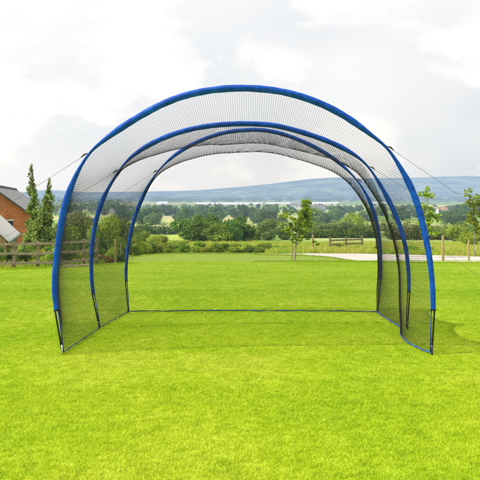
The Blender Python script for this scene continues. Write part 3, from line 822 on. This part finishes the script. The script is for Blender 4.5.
# ------------------------------------------------------------------ barn and shed on the left
ux = Vector((1, .247, 0)).normalized(); uy = Vector((-.247, 1, 0)).normalized()
rz = math.atan2(ux.y, ux.x)
bc = Vector((-21.4, 60, 0)); gg = ground(-20, 62)
barn = empty('brick_barn', (bc.x, bc.y, gg), rz); tag(barn, 'red brick barn with slate roof at the left frame edge', 'barn')
Hh = 3.5; Ln = 31; ev = -1.63-gg; rg = .99-gg
mb = MB()
prof = [(-Hh, -.6), (Hh, -.6), (Hh, ev), (0, rg), (-Hh, ev)]
for y in (0, Ln):
    for x, z in prof: mb.v.append((x, y, z))
mb.f = [(0, 1, 2, 3, 4), (9, 8, 7, 6, 5), (0, 5, 6, 1), (1, 6, 7, 2), (4, 9, 5, 0)]
mb.build('wall', M['brick'], barn)
sl = math.hypot(Hh, rg-ev)
def roof_slab(w, z0, z1, y0, y1, mat, name, parent, th=.12, over=.35, cx=0.):
    o_ = None
    mb = MB(); uvs = []
    for sgn in (-1, 1):
        dx = w*(1+over/w); dz = (z1-z0)*(over/w)
        a = Vector((cx+sgn*dx, y0, z0-dz)); b = Vector((cx, y0, z1)); n_ = Vector((0, 0, th))
        a2 = Vector((cx+sgn*dx, y1, z0-dz)); b2 = Vector((cx, y1, z1))
        mb.add([a, b, b2, a2, a+n_, b+n_, b2+n_, a2+n_], [(0, 1, 2, 3) if sgn > 0 else (3, 2, 1, 0), (7, 6, 5, 4) if sgn > 0 else (4, 5, 6, 7), (0, 4, 5, 1), (2, 6, 7, 3), (0, 3, 7, 4)])
    o_ = mb.build(name, mat, parent)
    uv = o_.data.uv_layers.new(name='UVMap')
    for lp in o_.data.loops:
        co = o_.data.vertices[lp.vertex_index].co; uv.data[lp.index].uv = (math.hypot(co.x-cx, co.z-z1), co.y)
    return o_
rf = roof_slab(Hh, ev, rg, -.25, Ln+.25, M['slate'], 'roof', barn)
mb = MB(); mb.tube([(0, -.27, rg+.13), (0, Ln+.27, rg+.13)], .13, 8); mb.build('ridge_tiles', M['trim_dark'], rf)
mb = MB()
for yy in (-.29, Ln+.29):
    mb = MB()
    for sgn in (-1, 1): mb.bar((0, yy, rg+.04), (sgn*(Hh+.36), yy, ev-.22), .06, .17)
    mb.build('verge_trim', M['trim_dark'], rf)
mb = MB(); mb.box((1.2, -.02, ev-.9), (1.3, .06, 1.1)); wn = mb.build('window', M['glass_dark'], barn)
mb = MB(); mb.box((1.2, -.03, ev-.28), (1.5, .1, .1)); mb.box((1.2, -.05, ev-1.5), (1.5, .14, .08)); mb.build('window_trim', M['render_white'], wn)

sb = Vector(((17.5-240)*46/700., 46, 0)); g2 = ground(sb.x, 44)
shed = empty('timber_shed', (sb.x, sb.y, g2), rz); tag(shed, 'timber clad shed with pale sheet roof in front of the barn', 'shed')
W2 = 3.2; ev2 = -2.21-g2; rg2 = ev2+W2*.98; L2 = 9.
mb = MB(); cx = -W2
for y in (-L2, 0):
    for x, z in ((-2*W2, -.5), (0, -.5), (0, ev2-.05), (-W2, rg2-.05), (-2*W2, ev2-.05)): mb.v.append((x, y, z))
mb.f = [(0, 1, 2, 3, 4), (9, 8, 7, 6, 5), (0, 5, 6, 1), (1, 6, 7, 2), (4, 9, 5, 0)]
mb.build('wall', M['board'], shed)
mb = MB(); y = -L2+.1
while y < -.05:
    mb.box((.012, y, (ev2-.6)/2), (.03, .10, ev2+.4)); y += .16
mb.build('cladding', M['board'], shed)
rf2 = roof_slab(W2, ev2, rg2, -L2-.1, .1, M['sheet_roof'], 'roof', shed, .05, .15, cx=-W2)
mb = MB(); mb.tube([(.20, -L2-.1, ev2-.16), (.20, .1, ev2-.16)], .06, 8); mb.build('gutter', M['gutter'], rf2)

# ------------------------------------------------------------------ the net tunnel
def catmull(pts, n):
    P = [Vector(p) for p in pts]; P = [P[0]*2-P[1]]+P+[P[-1]*2-P[-2]]; out = []
    for i in range(1, len(P)-2):
        for k in range(12):
            t = k/12; a, b, c, d = P[i-1:i+3]
            out.append(.5*((2*b)+(c-a)*t+(2*a-5*b+4*c-d)*t*t+(3*b-a-3*c+d)*t**3))
    out.append(P[-2])
    # relax lightly, then resample by length
    for _ in range(45):
        out = [out[0]]+[(out[i-1]+out[i]*2+out[i+1])/4 for i in range(1, len(out)-1)]+[out[-1]]
    acc = [0]
    for a, b in zip(out, out[1:]): acc.append(acc[-1]+(b-a).length)
    res = []; j = 0
    for i in range(n+1):
        s_ = acc[-1]*i/n
        while j < len(acc)-2 and acc[j+1] < s_: j += 1
        t = (s_-acc[j])/max(1e-9, acc[j+1]-acc[j]); res.append(out[j].lerp(out[j+1], max(0, min(1, t))))
    return res, acc[-1]
A1 = [(62, 355), (56.5, 311), (54.2, 288), (55.5, 265), (58.4, 242), (62.8, 213), (70, 189.5), (78.5, 170), (90, 152.5), (101, 142.5), (121.7, 127.3), (142.5, 114.6), (161, 104.6), (181, 96.6), (201.7, 91.6), (222.5, 88.8), (243, 88), (267, 89.3),
      (290, 93.3), (311, 99.8), (331, 108.3), (352, 120.5), (372.5, 136), (387.5, 147.8), (400, 167), (410, 185), (419, 208), (427.5, 245), (431.5, 272), (433.2, 300), (433, 320), (432, 355)]
A2 = [(99, 330), (92.8, 293), (91, 268), (92, 245), (95.2, 224), (102.5, 199), (115, 177), (130, 157), (156.7, 140.5), (186, 130), (215, 125), (242, 123.6), (262, 124.3), (282, 126.5), (323, 138.8), (352.5, 153), (370, 168),
      (386, 195), (398, 220), (405.5, 245), (408.3, 268), (409, 291), (407.5, 330)]
A3 = [(128, 313), (126, 280), (126.2, 266), (127.7, 249), (132.5, 224), (140, 203), (152.5, 178), (169, 159.5), (190, 145), (219, 133.5), (242, 130.2), (265, 130), (290, 136), (323, 151), (348, 170), (365, 191), (375.4, 216), (380, 241), (381, 266), (380.6, 280), (378, 313)]
NS = 300
archY = (6.8, 8.4, 10.0)
arch = []; alen = []
for pts, Y in zip((A1, A2, A3), archY):
    c, Ls = catmull([at(x, y, Y) for x, y in pts], NS); arch.append(c); alen.append(Ls)
for k in range(3):   # feet stand on the lawn
    for i in (0, NS): arch[k][i].z = ground(arch[k][i].x, archY[k])+.01
root = empty('net_tunnel', (0, 0, 0)); tag(root, 'blue hooped tunnel cage of black netting standing open on the lawn', 'sports net')
root.location = Vector((0, 8.4, ground(0, 8.4))); OFF = root.location.copy()
def frame(k, i):
    c = arch[k]; t = (c[min(i+1, NS)]-c[max(i-1, 0)]).normalized()
    inn = Vector((t.z, 0, -t.x))       # right-hand normal while walking left foot -> top -> right foot = inward
    return t, inn
def closest(k, px, py):
    p = at(px, py, archY[k]); return min(range(NS+1), key=lambda i: (arch[k][i]-p).length)
kinks = [[closest(0, 89, 154), closest(0, 388, 148)], [closest(1, 119.5, 171), closest(1, 370, 168)], [closest(2, 158, 171), closest(2, 356, 180)]]
ends = [[closest(0, 56.5, 310.5), closest(0, 433.2, 309.5)], [closest(1, 92.8, 293), closest(1, 409, 291)], [closest(2, 126, 280), closest(2, 380.6, 279.5)]]
hoops = []
for k in range(3):
    i0, i1 = ends[k]; mb = MB(); sc = (1., .93, .88)[k]; ring = 14; cnt = 0
    SUB = 2
    for ii in range(i0*SUB, i1*SUB+1):
        i = ii/SUB; a = int(i); b = min(a+1, NS); u = i-a
        p = arch[k][a].lerp(arch[k][b], u); t1, n1 = frame(k, a); t2, n2 = frame(k, b); inn = n1.lerp(n2, u).normalized()
        d = min(abs(i-q) for q in kinks[k])
        side = abs(inn.x)          # 1 on the sides, 0 on top
        wdt = (.068-.002*smooth01(side*1.15))*sc
        wdt *= .42+.58*smooth01(d/20.)
        wdt *= (.78, .72, .70)[k]+(.22, .28, .30)[k]*smooth01(min(i-i0, i1-i)/48.)
        wn = noise.fractal(Vector((i*.22, k*7., 0)), 1., 2., 3)
        wdt *= 1+.09*wn
        # teardrop pocket: round pole side outward, flat seam inward
        dep = .021*sc*(1+.12*noise.noise(Vector((i*.35, k, 4))))
        for q in range(ring):
            th = 2*math.pi*q/ring; cx_ = math.cos(th)
            rad = -cx_*wdt*.5; flat_ = 1. if cx_ > 0 else (1-.72*abs(cx_)**1.)
            wob = 1+.22*noise.noise(Vector((i*.45+k*3, th*1.1, 8)))
            off = inn*(rad) + Vector((0, 1, 0))*math.sin(th)*dep*flat_*wob
            mb.v.append(tuple(p+off-OFF))
        cnt += 1
    for a in range(cnt-1):
        for q in range(ring):
            mb.f.append((a*ring+q, (a+1)*ring+q, (a+1)*ring+(q+1) % ring, a*ring+(q+1) % ring))
    h = mb.build('hoop_sleeve', M['blue'], root, True); hoops.append(h)
    # black cuffs, poles, feet
    for side_, ie in ((0, i0), (1, i1)):
        p = arch[k][ie]; t, inn = frame(k, ie); dn = -t if side_ == 0 else t
        if dn.z > 0: dn = -dn
        ft = arch[k][0 if side_ == 0 else NS]
        w = .066*sc*(.78, .72, .70)[k]
        cb = MB(); q0 = p-OFF; c0 = []
        for zz in (0.006, -.010):
            for q in range(ring):
                th = 2*math.pi*q/ring
                cb.v.append(tuple(q0-dn*zz+inn*(-math.cos(th)*w*.5*1.06)+Vector((0, 1, 0))*math.sin(th)*.022*sc))
        cb.f = [(q, ring+q, ring+(q+1) % ring, (q+1) % ring) for q in range(ring)]+[tuple(range(ring)), tuple(range(2*ring-1, ring-1, -1))]
        cb.build('cuff', M['black_cloth'], h)
        outp = p-inn*w*.26
        foot = Vector((ft.x, ft.y, ft.z))
        pb = MB(); pb.tube([outp-dn*.2-OFF, outp-OFF, foot+Vector((0, 0, .03))-OFF], [.0095*sc]*3, 8); pb.build('pole', M['black_pole'], h, True)
        cb2 = MB(); ie2 = p+inn*w*.30
        cb2.tube([ie2-OFF, ie2.lerp(foot+inn*.02, .5)-OFF, foot+inn*.015+Vector((0, 0, .02))-OFF], .0065, 6); cb2.build('edge_cord', M['navy_tape'] if k == 0 or side_ == 0 else M['black_cloth'], h, True)
        pg = MB(); g_ = foot-OFF
        pg.tube([g_+Vector((0, 0, .09)), g_+Vector((0, 0, -.05))], .0105, 8)
        pg.build('foot_spike', M['silver'] if (side_ == 0 and k == 0) else M['black_pole'], h, True)

# netting: inward slack of each bay by position round the hoop (fraction of hoop, slack in m)
SAG1 = [(0, 0), (.04, -.085), (.10, -.115), (.19, -.10), (.24, -.01), (.28, .11), (.34, .24), (.42, .33), (.46, .36), (.5, .36), (.6, .33), (.7, .23), (.8, .15), (.9, .125), (1., .12)]
SAG2 = [(0, 0), (.10, -.035), (.2, -.02), (.26, .10), (.34, .21), (.42, .28), (.46, .31), (.5, .31), (.6, .28), (.7, .19), (.8, .11), (.9, .06), (1., .0)]
def net_pt(bay, fr, t):
    i = fr*NS; a = min(int(i), NS-1); u = i-a
    def P(k): return arch[k][a].lerp(arch[k][a+1], u)
    p = P(bay).lerp(P(bay+1), t)
    _, n1 = frame(bay, a); _, n2 = frame(bay+1, a); inn = n1.lerp(n2, t).normalized()
    # stitched to the inner seam of the sleeve
    seam = .020+.003*smooth01(abs(inn.x)); edge = min(fr, 1-fr)
    seam *= smooth01(edge/.05); inn_h = Vector((1 if fr < .5 else -1, 0, 0))
    nn_ = inn.lerp(inn_h, 1-smooth01(edge/.08)).normalized()
    sag = interp(SAG1 if bay == 0 else SAG2, fr)
    w = 4*t*(1-t)
    pull = smooth01((fr-.66)/.2); seam += pull*((0, .075)[bay]*(1-t)+(.075, .025)[bay]*t)
    q = p+nn_*(seam+sag*w*(1+.05*noise.noise(Vector((fr*14, t*2, bay*5)))))
    q += nn_*w*.010*noise.noise(Vector((fr*22, t*1.3, bay*9+2)))*smooth01(edge/.04)
    gr = ground(q.x, q.y)+.012
    if q.z < gr: q.z = gr
    return q
def strands(mb, pts, r_):
    """a continuous three sided thread"""
    n0 = len(mb.v); m_ = len(pts); rs_ = r_
    for i, p in enumerate(pts):
        r_ = rs_[i] if hasattr(rs_, '__len__') else rs_
        t = (pts[min(i+1, m_-1)]-pts[max(i-1, 0)]); 
        if t.length < 1e-9: t = Vector((0, 0, 1))
        t.normalize(); a = t.orthogonal().normalized()
        ref = Vector((.31, .52, .79)); a = (ref-t*ref.dot(t)).normalized(); b = t.cross(a)
        mb.v += [tuple(p+a*r_), tuple(p-a*r_*.5+b*r_*.87), tuple(p-a*r_*.5-b*r_*.87)]
    for i in range(m_-1):
        for q in range(3):
            mb.f.append((n0+i*3+q, n0+i*3+(q+1) % 3, n0+(i+1)*3+(q+1) % 3, n0+(i+1)*3+q))
TR = .0014
NL = 312; NT = 104
def dense(fr, a, b):
    return a+(b-a)*smooth01((abs(fr-.5)-.16)/.2)     # the mesh hangs closer together down the side walls
mb = MB()
for bay in (0, 1):
    grid = [[net_pt(bay, (i+(.05 if j % 2 else -.05)*(1 if 0 < i < NL else 0))/NL, j/NT)-OFF for j in range(NT+1)] for i in range(NL+1)]
    for i in range(NL+1): strands(mb, grid[i], TR*dense(i/NL, .85, 1.02))
    for j in range(0, NT+1): strands(mb, [grid[i][j] for i in range(NL+1)], [TR*dense(i/NL, .40, .70) for i in range(NL+1)])
mb.build('tunnel_net', M['net'], root)
# back net
def back_y(X, Z):
    return archY[2]+.02+.13*smooth01((1.0-abs(X)/1.9)*1.4)*smooth01((.9-Z)/2.2)
mb = MB(); c3 = arch[2]; xs = []
xmin = min(p.x for p in c3)+.05; xmax = max(p.x for p in c3)-.05
g10 = ground(0, 10)
def inner_top(X):
    """height of the inner seam of the back hoop above X"""
    best = None
    for a, b in zip(c3[20:-20], c3[21:-19]):
        if (a.x-X)*(b.x-X) <= 0: 
            z = a.z+(b.z-a.z)*((X-a.x)/(b.x-a.x) if abs(b.x-a.x) > 1e-9 else 0); best = z if best is None else max(best, z)
    return best if best is not None else None
def side_x(Z, sgn):
    cand = c3[:NS//2] if sgn < 0 else c3[NS//2:]
    p = min(cand, key=lambda q: abs(q.z-Z)); return p.x-sgn*.035*smooth01((Z-g10)/.35)
xtab = {}
def bottom_x(sgn): return side_x(g10+.02, sgn)
px0, px1 = c3[0].x, c3[NS].x
nV = 178
for i in range(nV+1):
    X = xmin+(xmax-xmin)*i/nV; top = inner_top(X)
    if top is None: continue
    pts = []; z = top-.03
    zb = g10+.015
    # below the bulge of the hoop outer strands end on the pole line
    while z > zb:
        if side_x(z, -1)-.0 <= X <= side_x(z, 1): pts.append(Vector((X, back_y(X, z), z))-OFF)
        z -= .08
    if side_x(zb, -1) <= X <= side_x(zb, 1): pts.append(Vector((X, back_y(X, zb), zb))-OFF)
    if len(pts) > 1: strands(mb, pts, TR*.50)
z = g10+.03; ztop = max(p.z for p in c3)-.04
while z < ztop:
    a, b = side_x(z, -1), side_x(z, 1); n_ = 40
    if b-a > .1: strands(mb, [Vector((a+(b-a)*k/n_, back_y(a+(b-a)*k/n_, z), z))-OFF for k in range(n_+1)], TR*.22)
    z += .021
mb.build('back_net', M['net'], root)
# hem tape along the ground
def tape(pts, name='hem_tape', w=.017, mat='navy_tape', seed=0):
    mb = MB(); m_ = len(pts)
    for i, p in enumerate(pts):
        tw = .5+.5*noise.noise(Vector((i*.23, seed, 0)))*1.4; up = Vector((0, 0, 1)); t = (pts[min(i+1, m_-1)]-pts[max(i-1, 0)]).normalized(); sd = t.cross(up).normalized()
        d = (up*math.cos(tw)+sd*math.sin(tw)).normalized(); e = t.cross(d)
        c = p+Vector((0, 0, .016+.006*noise.noise(Vector((i*.3, seed, 3)))))-OFF
        for q in range(6):
            a = 6.283*q/6; mb.v.append(tuple(c+d*math.cos(a)*w*.5+e*math.sin(a)*.003))
    for i in range(m_-1):
        for q in range(6): mb.f.append((i*6+q, i*6+(q+1) % 6, (i+1)*6+(q+1) % 6, (i+1)*6+q))
    mb.build(name, M[mat], root, True)
M['tape_light'] = simple_mat('blue_hem_tape', (.012, .06, .28), (.05, .15, .48), 10, .5, .4, .004)
for side_ in (0, 1):
    for bay in (0, 1):
        pts = []
        for j in range(41):
            q = net_pt(bay, 0. if side_ == 0 else 1., j/40); q.z = ground(q.x, q.y)+.004; pts.append(q)
        tape(pts, seed=side_*2+bay, mat='tape_light' if bay == 0 or side_ == 1 else 'navy_tape')
pts = []
for i in range(81):
    X = px0+(px1-px0)*i/80; Y = back_y(X, g10); pts.append(Vector((X, Y+.09*noise.noise(Vector((X*1.1, 2, 0)))+.02*noise.noise(Vector((X*6, 0, 0))), ground(X, Y)+.004)))
tape(pts, w=.018, seed=9)
# guy ropes with toggles and pegs
ROPES = [(0, 0, (-4.75, 6.9)), (0, 1, (4.6, 6.9)), (1, 0, (-4.8, 8.2)), (1, 1, (4.9, 8.2)), (2, 0, (-4.6, 10.1)), (2, 1, (4.1, 10.1))]
for k, sd_, (gx, gy) in ROPES:
    i = kinks[k][sd_]; t, inn = frame(k, i); p = arch[k][i]-inn*.018; g_ = Vector((gx, gy, ground(gx, gy)+.04))
    d = (g_-p); pts = [p+d*(j/12.)+Vector((0, 0, -.05*math.sin(math.pi*j/12.))) - OFF for j in range(13)]
    mb = MB(); mb.tube(pts, .0019, 5); ro = mb.build('guy_rope', M['rope'], root, True)
    tg = MB(); dn = d.normalized(); tg.tube([p-dn*.01-OFF, p+dn*.03+Vector((0, 0, .012))-OFF, p+dn*.07-OFF], [.004, .008, .003], 8); tg.build('toggle', M['toggle'], ro, True)
    pg = MB(); gl = g_-OFF; pg.tube([gl+Vector((0, 0, .03)), gl+Vector((-.03 if sd_ else .03, 0, -.14))], .005, 6); pg.tube([gl+Vector((0, -.02, .028)), gl+Vector((0, .02, .028))], .005, 6); pg.build('peg', M['silver'], ro, True)

# ------------------------------------------------------------------ light, sky, camera
SUN_EL = R(56); SUN_DIR = Vector((.86, .30, 0)).normalized()   # shadows fall to the right and a little away
sun = bpy.data.lights.new('sun', 'SUN'); sun.energy = 5.0; sun.angle = R(.6); sun.color = (1, .955, .88)
so = bpy.data.objects.new('sun', sun); col.objects.link(so)
dv = SUN_DIR*math.cos(SUN_EL)-Vector((0, 0, math.sin(SUN_EL)))
so.rotation_euler = dv.to_track_quat('-Z', 'Y').to_euler(); so.location = (-10, -5, 20)
w = bpy.data.worlds.new('World'); scn.world = w; w.use_nodes = True; nt = w.node_tree; nt.nodes.clear()
sky = N(nt, 'ShaderNodeTexSky', sky_type='NISHITA', sun_disc=False); sky.sun_elevation = SUN_EL
sky.sun_rotation = math.atan2(-SUN_DIR.x, -SUN_DIR.y); sky.air_density = 1.3; sky.dust_density = 2.
tc = N(nt, 'ShaderNodeTexCoord'); nt.links.new
mp = N(nt, 'ShaderNodeMapping'); mp.inputs['Scale'].default_value = (1., 1., 2.0); nt.links.new(tc.outputs['Generated'], mp.inputs[0])
nz = N(nt, 'ShaderNodeTexNoise'); nz.inputs['Scale'].default_value = 5.5; nz.inputs['Detail'].default_value = 8; nz.inputs['Roughness'].default_value = .56; nz.inputs['Distortion'].default_value = .15
nt.links.new(mp.outputs[0], nz.inputs['Vector'])
nz2 = N(nt, 'ShaderNodeTexNoise'); nz2.inputs['Scale'].default_value = 3.1; nz2.inputs['Detail'].default_value = 2; nz2.inputs['Roughness'].default_value = .5
mp2 = N(nt, 'ShaderNodeMapping'); mp2.inputs['Scale'].default_value = (1., 1., 1.9); mp2.inputs['Location'].default_value = (3.3, 1.2, .8)
nt.links.new(tc.outputs['Generated'], mp2.inputs[0]); nt.links.new(mp2.outputs[0], nz2.inputs['Vector'])
grey = ramp(nt, nz2.outputs['Fac'], [(.35, (.66, .70, .74)), (.5, (.78, .79, .805)), (.65, (.89, .885, .875))])
mk = N(nt, 'ShaderNodeMapRange'); mk.interpolation_type = 'SMOOTHSTEP'; mk.inputs['From Min'].default_value = .46; mk.inputs['From Max'].default_value = .53
nt.links.new(nz.outputs['Fac'], mk.inputs[0])
puff = ramp(nt, nz.outputs['Fac'], [(.47, (.88, .865, .845)), (.60, (.99, .965, .935))])
cc = mixc(nt, mk.outputs[0], grey, puff)
# brighter towards the sun side (upper left), greyer low on the right
sx = N(nt, 'ShaderNodeSeparateXYZ'); nt.links.new(tc.outputs['Generated'], sx.inputs[0])
mm = N(nt, 'ShaderNodeMapRange'); mm.inputs['From Min'].default_value = -.35; mm.inputs['From Max'].default_value = .35; mm.inputs['To Min'].default_value = .75; mm.inputs['To Max'].default_value = .0
nt.links.new(sx.outputs['X'], mm.inputs[0])
mz = N(nt, 'ShaderNodeMapRange'); mz.inputs['From Min'].default_value = .02; mz.inputs['From Max'].default_value = .28; mz.inputs['To Min'].default_value = .0; mz.inputs['To Max'].default_value = .55
nt.links.new(sx.outputs['Z'], mz.inputs[0])
ad = N(nt, 'ShaderNodeMath', operation='ADD', use_clamp=True); nt.links.new(mm.outputs[0], ad.inputs[0]); nt.links.new(mz.outputs[0], ad.inputs[1])
m8 = N(nt, 'ShaderNodeMath', operation='MULTIPLY'); m8.inputs[1].default_value = .68; nt.links.new(ad.outputs[0], m8.inputs[0])
cc = mixc(nt, m8.outputs[0], cc, (.955, .95, .945))
bg1 = N(nt, 'ShaderNodeBackground'); nt.links.new(sky.outputs[0], bg1.inputs[0]); bg1.inputs[1].default_value = .12
bg2 = N(nt, 'ShaderNodeBackground'); nt.links.new(cc, bg2.inputs[0]); bg2.inputs[1].default_value = 1.11
mxs = N(nt, 'ShaderNodeMixShader'); mxs.inputs[0].default_value = .93
nt.links.new(bg1.outputs[0], mxs.inputs[1]); nt.links.new(bg2.outputs[0], mxs.inputs[2])
wo = N(nt, 'ShaderNodeOutputWorld'); nt.links.new(mxs.outputs[0], wo.inputs[0])

cam = bpy.data.cameras.new('camera'); co = bpy.data.objects.new('camera', cam); col.objects.link(co); scn.camera = co
co.location = (0, 0, 0); co.rotation_euler = (R(90), 0, 0); cam.sensor_width = 36; cam.lens = 36*F
cam.shift_y = -(240-HZ)/480.; cam.clip_start = .1; cam.clip_end = 60000
scn.view_settings.view_transform = 'Standard'; scn.view_settings.look = 'None'; scn.view_settings.exposure = 0; scn.view_settings.gamma = 1
scn.render.resolution_x = scn.render.resolution_y = 1024
scn.cycles.max_bounces = 8; scn.cycles.transparent_max_bounces = 16
